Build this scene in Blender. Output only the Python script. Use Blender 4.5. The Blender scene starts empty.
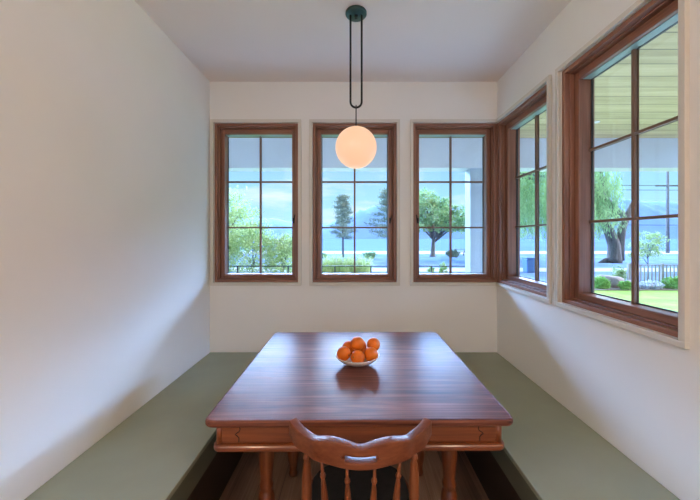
import bpy, bmesh, math, random
from mathutils import Vector, Matrix
C = bpy.context.scene.collection
sc = bpy.context.scene
PI = math.pi
R = random.Random(7)

# ------------------------------------------------------------------ materials
def new_mat(name):
    m = bpy.data.materials.new(name); m.use_nodes = True
    nt = m.node_tree; nt.nodes.clear()
    out = nt.nodes.new('ShaderNodeOutputMaterial')
    return m, nt, out
def N(nt, t, **kw):
    n = nt.nodes.new(t)
    for k, v in kw.items():
        if k in n.inputs: n.inputs[k].default_value = v
        else: setattr(n, k, v)
    return n
def ramp(nt, fac, stops):
    r = nt.nodes.new('ShaderNodeValToRGB'); cr = r.color_ramp
    while len(cr.elements) < len(stops): cr.elements.new(0.5)
    for e, (p, c) in zip(cr.elements, stops):
        e.position = p; e.color = (*c, 1)
    nt.links.new(fac, r.inputs[0]); return r.outputs[0]
def coords(nt, scale=(1,1,1), rot=(0,0,0)):
    tc = nt.nodes.new('ShaderNodeTexCoord'); mp = nt.nodes.new('ShaderNodeMapping')
    mp.inputs['Scale'].default_value = scale; mp.inputs['Rotation'].default_value = rot
    nt.links.new(tc.outputs['Object'], mp.inputs[0]); return mp.outputs[0]

def paint(name, col, rough=0.6, var=0.04, scale=3.0, bump=0.03, spec=0.5):
    m, nt, out = new_mat(name)
    v = coords(nt)
    n1 = N(nt, 'ShaderNodeTexNoise', Scale=scale, Detail=4.0); nt.links.new(v, n1.inputs['Vector'])
    c = ramp(nt, n1.outputs['Fac'], [(0.3, tuple(x*(1-var) for x in col)), (0.7, tuple(min(1, x*(1+var)) for x in col))])
    b = N(nt, 'ShaderNodeBsdfPrincipled', Roughness=rough)
    b.inputs['Specular IOR Level'].default_value = spec
    nt.links.new(c, b.inputs['Base Color'])
    if bump:
        n2 = N(nt, 'ShaderNodeTexNoise', Scale=160.0, Detail=2.0); nt.links.new(v, n2.inputs['Vector'])
        bp = N(nt, 'ShaderNodeBump', Strength=bump, Distance=0.003); nt.links.new(n2.outputs['Fac'], bp.inputs['Height'])
        nt.links.new(bp.outputs[0], b.inputs['Normal'])
    nt.links.new(b.outputs[0], out.inputs[0]); return m

def wood(name, dark, mid, light, axis='X', rough=0.35, scale=1.0, coat=0.0, bump=0.08, seam=None, spec=0.5, wobble=2.2, gap=(.02, .45), vary=(.72, 1.2)):
    """grain running along the given axis of the object"""
    m, nt, out = new_mat(name)
    k = {'X': (0.9, 14, 14), 'Y': (14, 0.9, 14), 'Z': (14, 14, 0.9)}[axis]
    v = coords(nt, tuple(a*scale for a in k))
    big = N(nt, 'ShaderNodeTexNoise', Scale=0.7, Detail=3.0, Distortion=wobble); nt.links.new(v, big.inputs['Vector'])
    k2 = {'X': (2.5, 120, 120), 'Y': (120, 2.5, 120), 'Z': (120, 120, 2.5)}[axis]
    v2 = coords(nt, tuple(a*scale for a in k2))
    fine = N(nt, 'ShaderNodeTexNoise', Scale=1.3, Detail=5.0, Roughness=0.65); nt.links.new(v2, fine.inputs['Vector'])
    mx = N(nt, 'ShaderNodeMath', operation='MULTIPLY_ADD'); nt.links.new(fine.outputs['Fac'], mx.inputs[0]); mx.inputs[1].default_value = 0.45
    m2 = N(nt, 'ShaderNodeMath', operation='MULTIPLY'); nt.links.new(big.outputs['Fac'], m2.inputs[0]); m2.inputs[1].default_value = 0.6
    nt.links.new(m2.outputs[0], mx.inputs[2])
    c = ramp(nt, mx.outputs[0], [(0.36, dark), (0.52, mid), (0.68, light)])
    b = N(nt, 'ShaderNodeBsdfPrincipled', Roughness=rough)
    b.inputs['Specular IOR Level'].default_value = spec
    b.inputs['Coat Weight'].default_value = coat; b.inputs['Coat Roughness'].default_value = 0.12
    if seam:                                    # glued boards: (axis index, board width)
        ax, wd = seam
        sv = nt.nodes.new('ShaderNodeTexCoord'); sx = nt.nodes.new('ShaderNodeSeparateXYZ'); nt.links.new(sv.outputs['Object'], sx.inputs[0])
        d = N(nt, 'ShaderNodeMath', operation='DIVIDE'); nt.links.new(sx.outputs[ax], d.inputs[0]); d.inputs[1].default_value = wd
        fl = N(nt, 'ShaderNodeMath', operation='FLOOR'); nt.links.new(d.outputs[0], fl.inputs[0])
        wn = N(nt, 'ShaderNodeTexWhiteNoise', noise_dimensions='1D'); nt.links.new(fl.outputs[0], wn.inputs['W'])
        mr = N(nt, 'ShaderNodeMapRange'); mr.inputs['To Min'].default_value = vary[0]; mr.inputs['To Max'].default_value = vary[1]
        nt.links.new(wn.outputs['Value'], mr.inputs['Value'])
        fr = N(nt, 'ShaderNodeMath', operation='FRACT'); nt.links.new(d.outputs[0], fr.inputs[0])
        gt = N(nt, 'ShaderNodeMath', operation='GREATER_THAN'); nt.links.new(fr.outputs[0], gt.inputs[0]); gt.inputs[1].default_value = gap[0]
        mm = N(nt, 'ShaderNodeMath', operation='MULTIPLY'); nt.links.new(mr.outputs[0], mm.inputs[0])
        g2 = N(nt, 'ShaderNodeMapRange'); g2.inputs['To Min'].default_value = gap[1]; nt.links.new(gt.outputs[0], g2.inputs['Value'])
        nt.links.new(g2.outputs[0], mm.inputs[1])
        vm = N(nt, 'ShaderNodeVectorMath', operation='SCALE'); nt.links.new(c, vm.inputs[0]); nt.links.new(mm.outputs[0], vm.inputs['Scale'])
        c = vm.outputs[0]
    nt.links.new(c, b.inputs['Base Color'])
    bp = N(nt, 'ShaderNodeBump', Strength=bump, Distance=0.002); nt.links.new(fine.outputs['Fac'], bp.inputs['Height'])
    nt.links.new(bp.outputs[0], b.inputs['Normal'])
    nt.links.new(b.outputs[0], out.inputs[0]); return m

def foliage(name, a, b_, scale=2.0, trans=0.35):
    m, nt, out = new_mat(name)
    v = coords(nt)
    n1 = N(nt, 'ShaderNodeTexNoise', Scale=scale, Detail=5.0); nt.links.new(v, n1.inputs['Vector'])
    c = ramp(nt, n1.outputs['Fac'], [(0.35, a), (0.65, b_)])
    d = N(nt, 'ShaderNodeBsdfDiffuse'); t = N(nt, 'ShaderNodeBsdfTranslucent'); mx = N(nt, 'ShaderNodeMixShader')
    mx.inputs[0].default_value = trans
    nt.links.new(c, d.inputs[0]); nt.links.new(c, t.inputs[0])
    nt.links.new(d.outputs[0], mx.inputs[1]); nt.links.new(t.outputs[0], mx.inputs[2])
    nt.links.new(mx.outputs[0], out.inputs[0]); return m

def flat(name, col, rough=0.5, metal=0.0):
    m, nt, out = new_mat(name)
    b = N(nt, 'ShaderNodeBsdfPrincipled', Roughness=rough, Metallic=metal); b.inputs['Base Color'].default_value = (*col, 1)
    v = coords(nt)
    n2 = N(nt, 'ShaderNodeTexNoise', Scale=60.0, Detail=2.0); nt.links.new(v, n2.inputs['Vector'])
    mr = N(nt, 'ShaderNodeMapRange'); mr.inputs['To Min'].default_value = rough*0.85; mr.inputs['To Max'].default_value = min(1, rough*1.15)
    nt.links.new(n2.outputs['Fac'], mr.inputs['Value']); nt.links.new(mr.outputs[0], b.inputs['Roughness'])
    nt.links.new(b.outputs[0], out.inputs[0]); return m

M = {}
M['wall'] = paint('wall_paint', (0.775, 0.76, 0.725), 0.55, 0.015)
M['ceil'] = paint('ceiling_paint', (0.77, 0.69, 0.64), 0.7, 0.015)
M['trim'] = paint('trim_paint', (0.62, 0.58, 0.51), 0.4, 0.02, bump=0.0)
M['bench'] = paint('sage_paint', (0.27, 0.295, 0.215), 0.5, 0.05, 5.0, 0.02)
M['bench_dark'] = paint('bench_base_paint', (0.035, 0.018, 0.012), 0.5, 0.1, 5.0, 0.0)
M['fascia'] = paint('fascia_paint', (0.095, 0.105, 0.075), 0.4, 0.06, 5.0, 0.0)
M['fir_z'] = wood('window_fir_upright', (0.145, 0.055, 0.032), (0.235, 0.098, 0.058), (0.34, 0.16, 0.10), 'Z', 0.38)
M['fir_x'] = wood('window_fir_cross', (0.145, 0.055, 0.032), (0.235, 0.098, 0.058), (0.34, 0.16, 0.10), 'X', 0.38)
M['fir_y'] = wood('window_fir_side', (0.145, 0.055, 0.032), (0.235, 0.098, 0.058), (0.34, 0.16, 0.10), 'Y', 0.38)
M['bar'] = flat('muntin_bronze', (0.20, 0.11, 0.07), 0.4)
M['spacer'] = flat('spacer_dark', (0.03, 0.028, 0.028), 0.5)
M['teal'] = flat('head_strip_teal', (0.24, 0.34, 0.30), 0.35)
M['top'] = wood('tabletop_oak', (0.040, 0.013, 0.010), (0.17, 0.058, 0.036), (0.30, 0.12, 0.075), 'X', 0.38, 0.8, 0.0, 0.25, seam=(1, 0.195), wobble=9.0, spec=.09, gap=(.012, .6), vary=(.8, 1.15))
M['apron'] = wood('table_apron_wood', (0.095, 0.022, 0.007), (0.175, 0.046, 0.013), (0.27, 0.082, 0.024), 'X', 0.35, 1.0, 0.2)
M['leg'] = wood('table_leg_wood', (0.095, 0.022, 0.007), (0.175, 0.046, 0.013), (0.27, 0.082, 0.024), 'Z', 0.35, 1.0, 0.2)
M['chair'] = wood('chair_wood', (0.08, 0.020, 0.009), (0.14, 0.040, 0.016), (0.20, 0.066, 0.028), 'X', 0.34, 1.0, 0.08, spec=.25)
M['chairz'] = wood('chair_wood_upright', (0.09, 0.024, 0.009), (0.16, 0.046, 0.016), (0.22, 0.074, 0.028), 'Z', 0.34, 1.0, 0.08, spec=.35)
M['cushion'] = flat('black_cushion', (0.006, 0.005, 0.005), 0.9)
M['groove'] = flat('joint_line_dark', (0.03, 0.010, 0.006), 0.8)  # dark colour of the scalloped joint line
M['metal'] = flat('dark_bronze_metal', (0.02, 0.021, 0.022), 0.45, 0.6)
M['canopy'] = flat('canopy_teal_metal', (0.035, 0.085, 0.085), 0.4, 0.5)
M['floor'] = wood('floor_planks', (0.18, 0.095, 0.06), (0.29, 0.17, 0.11), (0.40, 0.26, 0.18), 'Y', 0.4, 0.6, 0.1, seam=(0, 0.125))
M['ceramic'] = paint('white_ceramic', (0.72, 0.66, 0.60), 0.25, 0.02, 8.0, 0.0)
M['outwall'] = paint('exterior_siding', (0.5, 0.5, 0.47), 0.7)
M['beam'] = paint('porch_beam_paint', (0.50, 0.50, 0.54), 0.6, 0.03)
M['post'] = paint('porch_post_paint', (0.33, 0.37, 0.42), 0.6, 0.03)
M['soffit'] = wood('porch_planks', (0.36, 0.26, 0.13), (0.45, 0.335, 0.17), (0.53, 0.40, 0.22), 'X', 0.6, 0.8, seam=(1, 0.2), gap=(.07, .45), vary=(.92, 1.06))
M['deck'] = wood('deck_boards', (0.52, 0.49, 0.44), (0.62, 0.59, 0.54), (0.70, 0.67, 0.62), 'X', 0.7, 0.8, seam=(1, 0.14))
M['bark'] = wood('tree_bark', (0.06, 0.05, 0.045), (0.13, 0.11, 0.10), (0.22, 0.19, 0.17), 'Z', 0.9, 0.3)
M['pine'] = foliage('pine_needles', (0.15, 0.21, 0.17), (0.36, 0.40, 0.28), 2.0, 0.2)
M['leafa'] = foliage('pale_leaves', (0.30, 0.42, 0.17), (0.56, 0.62, 0.30))
M['leafb'] = foliage('broad_leaves', (0.20, 0.36, 0.17), (0.50, 0.60, 0.28), 1.2)
M['willow'] = foliage('willow_leaves', (0.22, 0.38, 0.16), (0.50, 0.66, 0.30), 1.0, 0.45)
M['shrub'] = foliage('shrub_leaves', (0.16, 0.34, 0.08), (0.38, 0.60, 0.18))
M['straw'] = foliage('straw_blades', (0.40, 0.50, 0.18), (0.66, 0.62, 0.30), 5.0)
M['flower'] = foliage('pale_blooms', (0.46, 0.52, 0.55), (0.75, 0.74, 0.80), 9.0, 0.2)
M['grass'] = paint('lawn_grass', (0.27, 0.37, 0.07), 0.9, 0.25, 1.5, 0.3, 0.05)
M['soil'] = paint('bed_soil', (0.20, 0.15, 0.12), 0.9, 0.3, 4.0, 0.0)
M['rock'] = paint('boulder_stone', (0.36, 0.26, 0.24), 0.85, 0.35, 4.0, 0.3)
M['shade_ground'] = paint('shade_blue_ground', (0.16, 0.22, 0.34), 0.9, 0.2, 0.6, 0.0, 0.0)  # blue of shade painted into the ground colour
M['beach'] = paint('beach_sand', (0.45, 0.44, 0.46), 0.9, 0.08, 0.3, 0.0, 0.0)
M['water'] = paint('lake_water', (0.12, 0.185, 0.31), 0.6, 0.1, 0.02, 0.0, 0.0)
M['hill'] = paint('hill_haze_blue', (0.17, 0.27, 0.43), 0.95, 0.10, 0.02, 0.0, 0.1)  # distance haze painted in as a blue base colour
M['fence'] = wood('weathered_fence', (0.17, 0.15, 0.125), (0.26, 0.235, 0.20), (0.35, 0.32, 0.28), 'Z', 0.8, 0.5)
M['bin'] = flat('blue_plastic', (0.08, 0.17, 0.32), 0.5)

def orange_mat():
    m, nt, out = new_mat('orange_peel'); v = coords(nt)
    n = N(nt, 'ShaderNodeTexNoise', Scale=18.0, Detail=3.0); nt.links.new(v, n.inputs['Vector'])
    c = ramp(nt, n.outputs['Fac'], [(0.3, (0.58, 0.115, 0.005)), (0.7, (0.74, 0.175, 0.010))])
    b = N(nt, 'ShaderNodeBsdfPrincipled', Roughness=0.42); nt.links.new(c, b.inputs['Base Color'])
    b.inputs['Specular IOR Level'].default_value = 0.3
    vo = N(nt, 'ShaderNodeTexVoronoi', Scale=420.0); nt.links.new(v, vo.inputs['Vector'])
    bp = N(nt, 'ShaderNodeBump', Strength=0.25, Distance=0.0008); nt.links.new(vo.outputs['Distance'], bp.inputs['Height'])
    nt.links.new(bp.outputs[0], b.inputs['Normal']); nt.links.new(b.outputs[0], out.inputs[0]); return m
M['orange'] = orange_mat()
def glass_mat():
    m, nt, out = new_mat('window_glass')
    t = N(nt, 'ShaderNodeBsdfTransparent'); t.inputs[0].default_value = (0.97, 0.99, 0.985, 1)
    g = N(nt, 'ShaderNodeBsdfGlossy', Roughness=0.0); mx = N(nt, 'ShaderNodeMixShader')
    ge = nt.nodes.new('ShaderNodeNewGeometry'); dt = N(nt, 'ShaderNodeVectorMath', operation='DOT_PRODUCT')
    nt.links.new(ge.outputs['Normal'], dt.inputs[0]); nt.links.new(ge.outputs['Incoming'], dt.inputs[1])
    ab = N(nt, 'ShaderNodeMath', operation='ABSOLUTE'); nt.links.new(dt.outputs['Value'], ab.inputs[0])
    iv = N(nt, 'ShaderNodeMath', operation='SUBTRACT'); iv.inputs[0].default_value = 1; nt.links.new(ab.outputs[0], iv.inputs[1])
    pw = N(nt, 'ShaderNodeMath', operation='POWER'); nt.links.new(iv.outputs[0], pw.inputs[0]); pw.inputs[1].default_value = 5
    ma = N(nt, 'ShaderNodeMath', operation='MULTIPLY_ADD'); nt.links.new(pw.outputs[0], ma.inputs[0]); ma.inputs[1].default_value = .96; ma.inputs[2].default_value = .03
    nt.links.new(ma.outputs[0], mx.inputs[0])      # Schlick reflectance, the same from either side
    nt.links.new(t.outputs[0], mx.inputs[1]); nt.links.new(g.outputs[0], mx.inputs[2]); nt.links.new(mx.outputs[0], out.inputs[0]); return m
M['glass'] = glass_mat()
def globe_mat():
    m, nt, out = new_mat('lit_opal_glass')
    v = nt.nodes.new('ShaderNodeTexCoord'); s = nt.nodes.new('ShaderNodeSeparateXYZ'); nt.links.new(v.outputs['Object'], s.inputs[0])
    e = N(nt, 'ShaderNodeEmission', Strength=0.72)
    e.inputs['Color'].default_value = (1.0, 0.58, 0.36, 1)
    b = N(nt, 'ShaderNodeBsdfPrincipled', Roughness=0.25); b.inputs['Base Color'].default_value = (0.15, 0.12, 0.10, 1)
    a = nt.nodes.new('ShaderNodeAddShader'); nt.links.new(e.outputs[0], a.inputs[0]); nt.links.new(b.outputs[0], a.inputs[1])
    nt.links.new(a.outputs[0], out.inputs[0]); return m
M['globe'] = globe_mat()

# ------------------------------------------------------------------ mesh helpers
class MB:
    def __init__(s): s.v = []; s.f = []; s.sm = []
    def add(s, verts, faces, smooth=False):
        o = len(s.v); s.v += [tuple(p) for p in verts]; s.f += [tuple(o+i for i in f) for f in faces]; s.sm += [smooth]*len(faces); return s
    def box(s, x0, x1, y0, y1, z0, z1):
        v = [(x, y, z) for x in (x0, x1) for y in (y0, y1) for z in (z0, z1)]
        return s.add(v, [(0,1,3,2), (4,6,7,5), (0,4,5,1), (2,3,7,6), (0,2,6,4), (1,5,7,3)])
    def tube(s, pts, rad, n=10, caps=True):
        pts = [Vector(p) for p in pts]; rr = rad if isinstance(rad, (list, tuple)) else [rad]*len(pts)
        rings = []; prev = None
        for i, p in enumerate(pts):
            d = (pts[min(i+1, len(pts)-1)] - pts[max(i-1, 0)]).normalized()
            if prev is None:
                a = Vector((1,0,0)) if abs(d.x) < 0.9 else Vector((0,1,0))
                u = d.cross(a).normalized()
            else: u = (prev - d*prev.dot(d)).normalized()
            prev = u; w = d.cross(u)
            rings.append([p + (u*math.cos(2*PI*k/n) + w*math.sin(2*PI*k/n))*rr[i] for k in range(n)])
        v = [q for r in rings for q in r]; f = []
        for i in range(len(pts)-1):
            for k in range(n):
                f.append((i*n+k, i*n+(k+1)%n, (i+1)*n+(k+1)%n, (i+1)*n+k))
        if caps: f += [tuple(range(n))[::-1], tuple((len(pts)-1)*n+k for k in range(n))]
        return s.add(v, f, True)
    def lathe(s, prof, c=(0,0,0), n=32, axis=None):
        """prof: list of (radius, height)"""
        v = []; f = []
        for r, h in prof:
            for k in range(n):
                a = 2*PI*k/n; v.append((c[0]+r*math.cos(a), c[1]+r*math.sin(a), c[2]+h))
        for i in range(len(prof)-1):
            for k in range(n): f.append((i*n+k, i*n+(k+1)%n, (i+1)*n+(k+1)%n, (i+1)*n+k))
        f += [tuple(range(n))[::-1], tuple((len(prof)-1)*n+k for k in range(n))]
        return s.add(v, f, True)
    def slab(s, outline, z0, z1):
        n = len(outline)
        v = [(x, y, z0) for x, y in outline] + [(x, y, z1) for x, y in outline]
        return s.add(v, [tuple(range(n))[::-1], tuple(range(n, 2*n))] + [(i, (i+1)%n, n+(i+1)%n, n+i) for i in range(n)])
def xf(mb, fn): mb.v = [fn(*p) for p in mb.v]; return mb

def obj(name, mb, mat, parent=None, bevel=0, seg=2, loc=None, smooth=None, mats=None):
    me = bpy.data.meshes.new(name)
    off = Vector((0,0,0))
    if parent is not None:
        q = parent
        while q: off += q.location; q = q.parent
    if loc is not None: off = off*0 + Vector(loc)
    me.from_pydata([tuple(Vector(p)-off) for p in mb.v], [], mb.f)
    bm = bmesh.new(); bm.from_mesh(me); bmesh.ops.recalc_face_normals(bm, faces=bm.faces); bm.to_mesh(me); bm.free()
    for p, s_ in zip(me.polygons, mb.sm): p.use_smooth = s_ if smooth is None else smooth
    me.materials.append(mat)
    for x in (mats or []): me.materials.append(x)
    o = bpy.data.objects.new(name, me); C.objects.link(o)
    if parent is not None: o.parent = parent
    if loc is not None: o.location = loc
    if bevel:
        b = o.modifiers.new('bevel', 'BEVEL'); b.width = bevel; b.segments = seg; b.limit_method = 'ANGLE'; b.angle_limit = 0.6
    return o
def thing(name, label, cat, loc, group=None):
    o = bpy.data.objects.new(name, None); C.objects.link(o); o.location = loc; o.empty_display_size = .1
    o['label'] = label; o['category'] = cat
    if group: o['group'] = group
    return o
def tag(o, label, cat, group=None, kind=None):
    o['label'] = label; o['category'] = cat
    if group: o['group'] = group
    if kind: o['kind'] = kind
    return o
def struct(name, mb, mat, label=None, **k):
    o = obj(name, mb, mat, **k); o['kind'] = 'structure'
    if label: o['label'] = label
    return o

# ------------------------------------------------------------------ the setting
XL, XR, YB, ZC = -1.065, 1.05, 2.37, 2.44
WT = 0.16
ZB, ZT = 0.963, 2.137
holes_back = [(-1.033, -0.413), (-0.309, 0.311), (0.43, 1.05)]
holes_right = [(1.03, 1.64), (1.735, 2.37)]

def wall_grid(us, vs, holes, place):
    """solid wall of thickness WT with rectangular holes; place(u, v, w) -> xyz, w = 0 the room face"""
    mb = MB()
    def solid(i, j):
        if i < 0 or j < 0 or i >= len(us)-1 or j >= len(vs)-1: return False
        cu, cv = (us[i]+us[i+1])/2, (vs[j]+vs[j+1])/2
        return not any(a < cu < b and c < cv < d for a, b, c, d in holes)
    for i in range(len(us)-1):
        for j in range(len(vs)-1):
            if not solid(i, j): continue
            u0, u1, v0, v1 = us[i], us[i+1], vs[j], vs[j+1]
            q = lambda L: mb.add([place(*p) for p in L], [(0,1,2,3)])
            q([(u0,v0,0),(u1,v0,0),(u1,v1,0),(u0,v1,0)]); q([(u0,v0,WT),(u1,v0,WT),(u1,v1,WT),(u0,v1,WT)])
            if not solid(i-1, j): q([(u0,v0,0),(u0,v1,0),(u0,v1,WT),(u0,v0,WT)])
            if not solid(i+1, j): q([(u1,v0,0),(u1,v1,0),(u1,v1,WT),(u1,v0,WT)])
            if not solid(i, j-1): q([(u0,v0,0),(u1,v0,0),(u1,v0,WT),(u0,v0,WT)])
            if not solid(i, j+1): q([(u0,v1,0),(u1,v1,0),(u1,v1,WT),(u0,v1,WT)])
    # weld
    key = {}; nv = []; mp = []
    for p in mb.v:
        k = tuple(round(c, 4) for c in p)
        if k not in key: key[k] = len(nv); nv.append(p)
        mp.append(key[k])
    mb.v = nv; mb.f = [tuple(mp[i] for i in f) for f in mb.f]
    return mb
PB = lambda u, v, w: (u, YB+w, v)
PR = lambda u, v, w: (XR+w, u, v)
zs = [0, ZB, ZT, ZC]
struct('wall_back', wall_grid([XL-WT, -1.033, -0.413, -0.309, 0.311, 0.43, XR+WT], zs,
       [(-1.033,-0.413,ZB,ZT), (-0.309,0.311,ZB,ZT), (0.43,XR+WT,ZB,ZT)], PB), M['wall'], 'off-white wall with three windows facing the lake')
struct('wall_right', wall_grid([0.25, 1.03, 1.64, 1.735, YB], zs, [(1.03,1.64,ZB,ZT), (1.735,YB,ZB,ZT)], PR), M['wall'], 'off-white wall with two windows onto the porch')
struct('wall_left', MB().box(XL-WT, XL, 0.25, YB, 0, ZC), M['wall'], 'blank off-white wall')
struct('ceiling', MB().box(-3.2, 3.2, -4.2, 0.25, ZC, ZC+0.1).box(XL-WT, XR+WT, 0.25, YB+WT, ZC, ZC+0.1), M['ceil'])
struct('floor', MB().box(-3.2, 3.2, -4.2, 0.25, -0.1, 0).box(XL-WT, XR+WT, 0.25, YB+WT, -0.1, 0), M['floor'])
# the room the nook opens from, behind the camera
def rear_wall(us, holes, place, name): struct(name, wall_grid(us, [0, 0.15, 2.2, ZC], holes, place), M['wall'])
struct('wall_nook_left', MB().box(-3.2, XL, 0.25-WT, 0.25, 0, ZC), M['wall'])
struct('wall_nook_right', MB().box(XR, 3.2, 0.25-WT, 0.25, 0, ZC), M['wall'])
rear_wall([-4.2, -3.4, -0.6, 0.25], [(-3.4,-0.6,0.15,2.2)], lambda u,v,w: (-3.2-w, u, v), 'wall_west')
rear_wall([-4.2, -3.4, -0.6, 0.25], [], lambda u,v,w: (3.2+w, u, v), 'wall_east')
rear_wall([-3.36, -2.4, 2.4, 3.36], [(-2.4,2.4,0.15,2.2)], lambda u,v,w: (u, -4.2-w, v), 'wall_front')

# ------------------------------------------------------------------ windows
def window(idx, u0, u1, P, side, corner=None, hinge=None):
    """P(u, v, w): u along the wall, v up, w outward"""
    cu = (u0+u1)/2
    root = bpy.data.objects.new('window_%d' % idx, None); C.objects.link(root); root.location = P(cu, ZB, 0); root['kind'] = 'structure'
    FX = M['fir_x'] if side == 'back' else M['fir_y']; FZ = M['fir_z']
    def bx(mb, a, b, c, d, e, f):
        p = [P(a, c, e), P(b, d, f)]
        return mb.box(*sorted((p[0][0], p[1][0])), *sorted((p[0][1], p[1][1])), *sorted((p[0][2], p[1][2])))
    def ring(mbs, a, b, c, d, t, w0, w1, tt=None, tb=None):
        tt = t if tt is None else tt; tb = t if tb is None else tb
        bx(mbs[0], a, a+t, c, d, w0, w1); bx(mbs[0], b-t, b, c, d, w0, w1)
        bx(mbs[1], a+t, b-t, c, c+tb, w0, w1); bx(mbs[1], a+t, b-t, d-tt, d, w0, w1)
    # jamb and head of the frame
    J, H = MB(), MB(); ring((J, H), u0+.0005, u1-.0005, ZB+.0005, ZT-.0005, 0.020, 0.006, 0.158); ring((J, H), u0+.0205, u1-.0205, ZB+.0205, ZT-.0205, 0.007, 0.030, 0.150)
    obj('jamb', J, FZ, root, 0.002); obj('head_and_sill', H, FX, root, 0.002)
    # sash
    S1, S2 = MB(), MB(); ring((S1, S2), u0+.0275, u1-.0275, ZB+.0265, ZT-.0275, 0.0295, 0.052, 0.125, 0.0375, 0.0295)
    obj('sash_stile', S1, FZ, root, 0.004, 3); obj('sash_rail', S2, FX, root, 0.004, 3)
    g0, g1, z0, z1 = u0+.057, u1-.057, ZB+.056, ZT-.065
    sp = MB(); ring((sp, sp), g0-.001, g1+.001, z0-.001, z1+.001, 0.005, 0.112, 0.122); obj('spacer', sp, M['spacer'], root)
    tl = MB(); bx(tl, g0+.001, g1-.001, z1-.0025, z1+.002, 0.072, 0.1115)  # pale teal strip below the top rail of the sash
    obj('head_strip', tl, M['teal'], root)['label'] = 'pale teal strip'
    gp = MB(); bx(gp, g0, g1, z0, z1, 0.116, 0.120); obj('glass', gp, M['glass'], root)
    mu = MB(); bx(mu, (g0+g1)/2-.0068, (g0+g1)/2+.0068, z0, z1, 0.102, 0.115)
    h3 = (z1-z0)/3
    for k in (1, 2): bx(mu, g0, g1, z0+h3*k-.006, z0+h3*k+.006, 0.1025, 0.1145)
    mo = MB(); bx(mo, (g0+g1)/2-.0068, (g0+g1)/2+.0068, z0, z1, 0.121, 0.1255)
    for k in (1, 2): bx(mo, g0, g1, z0+h3*k-.006, z0+h3*k+.006, 0.1212, 0.1250)
    mu.add(mo.v, mo.f)
    obj('muntin', mu, M['bar'], root, 0.002)
    # painted casing on the room side
    T = MB(); w = 0.022; c0 = u0-(0 if corner == 'l' else w); c1 = u1+(0 if corner == 'r' else w)
    bx(T, c0, c1, ZT, ZT+w, -0.016, -0.0002); bx(T, c0, c1, ZB-w, ZB, -0.016, -0.0002)
    if corner != 'l': bx(T, c0, u0, ZB, ZT, -0.016, -0.0002)
    if corner != 'r': bx(T, u1, c1, ZB, ZT, -0.016, -0.0002)
    obj('casing', T, M['trim'], root, 0.0015)
    if hinge:
        hu = u1-.045 if hinge == 'r' else u0+.045; s = -1 if hinge == 'r' else 1
        hb = MB(); bx(hb, hu-.005, hu+.005, 1.40, 1.44, 0.042, 0.0519)
        hb.tube([P(hu, 1.41, 0.042), P(hu-s*.008, 1.44, 0.034), P(hu-s*.014, 1.465, 0.032)], [.004, .0038, .003], 8)
        obj('handle', hb, M['metal'], root)
    return root
window(1, *holes_back[0], PB, 'back', hinge='r')
window(2, *holes_back[1], PB, 'back', hinge='r')
window(3, *holes_back[2], PB, 'back', 'r', hinge='l')
window(4, *holes_right[1], PR, 'right', 'r')
window(5, *holes_right[0], PR, 'right')
struct('trim_1', MB().box(XR+.001, XR+WT, YB+.001, YB+WT, ZB, ZT), M['fir_z'], 'reddish wood post in the corner between two windows', bevel=.003)

# ------------------------------------------------------------------ built-in bench, U shaped
BW = 0.458; ZS = 0.45
xi0, xi1, yi = XL+BW, XR-BW+.012, YB-BW
bench = thing('built_in_bench', 'sage green built-in bench wrapping three sides of the nook', 'bench', (0, YB-.2, 0))
seat = MB(); e = .0015
seat.slab([(XL+e, 0.3), (xi0, 0.3), (xi0, yi), (xi1, yi), (xi1, 0.3), (XR-e, 0.3), (XR-e, YB-e), (XL+e, YB-e)], ZS-.022, ZS)
obj('seat', seat, M['bench'], bench, 0.004, 3)
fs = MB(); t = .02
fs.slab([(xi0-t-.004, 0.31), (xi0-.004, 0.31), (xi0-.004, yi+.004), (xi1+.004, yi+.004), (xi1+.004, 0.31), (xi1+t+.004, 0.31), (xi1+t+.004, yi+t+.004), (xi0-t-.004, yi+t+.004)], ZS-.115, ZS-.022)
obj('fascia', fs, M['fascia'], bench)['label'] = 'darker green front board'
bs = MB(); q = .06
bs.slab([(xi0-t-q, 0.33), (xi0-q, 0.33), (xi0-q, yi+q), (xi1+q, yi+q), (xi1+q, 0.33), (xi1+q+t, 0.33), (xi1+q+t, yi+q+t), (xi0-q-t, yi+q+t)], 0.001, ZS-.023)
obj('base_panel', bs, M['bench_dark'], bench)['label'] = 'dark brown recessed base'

# ------------------------------------------------------------------ table
TX, TY0, TY1, TZ, HW = 0.012, 0.931, 1.822, 0.76, 0.457
TYc = (TY0+TY1)/2
table = thing('dining_table', 'square reddish-brown wooden dining table with turned legs', 'table', (TX, TYc, 0))
def rrect(hx, hy, r, n=8, cx=TX, cy=TYc):
    o = []
    for sx, sy, a0 in ((1,1,0), (-1,1,90), (-1,-1,180), (1,-1,270)):
        for k in range(n+1):
            a = math.radians(a0+90*k/n); o.append((cx+sx*(hx-r)+r*math.cos(a), cy+sy*(hy-r)+r*math.sin(a)))
    return o
hy = (TY1-TY0)/2
obj('tabletop', MB().slab(rrect(HW, hy, .031), TZ-.020, TZ), M['top'], table, .0085, 4)
ai = .032
ap = MB().slab(rrect(HW-ai, hy-ai, .02), TZ-.082, TZ-.0203)
apo = obj('apron', ap, M['apron'], table, .003)
obj('apron_moulding', MB().slab(rrect(HW-ai+.013, hy-ai+.013, .026), TZ-.104, TZ-.0823), M['apron'], table, .009, 4)
cp = MB()
for sx in (-1, 1):
    for sy in (-1, 1):
        cp = MB(); cp.tube([(TX+sx*(HW-ai-.006), TYc+sy*(hy-ai-.006), TZ-.082), (TX+sx*(HW-ai-.006), TYc+sy*(hy-ai-.006), TZ-.0203)], .0095, 12)
        obj('corner_bead', cp, M['leg'], table)
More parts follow.
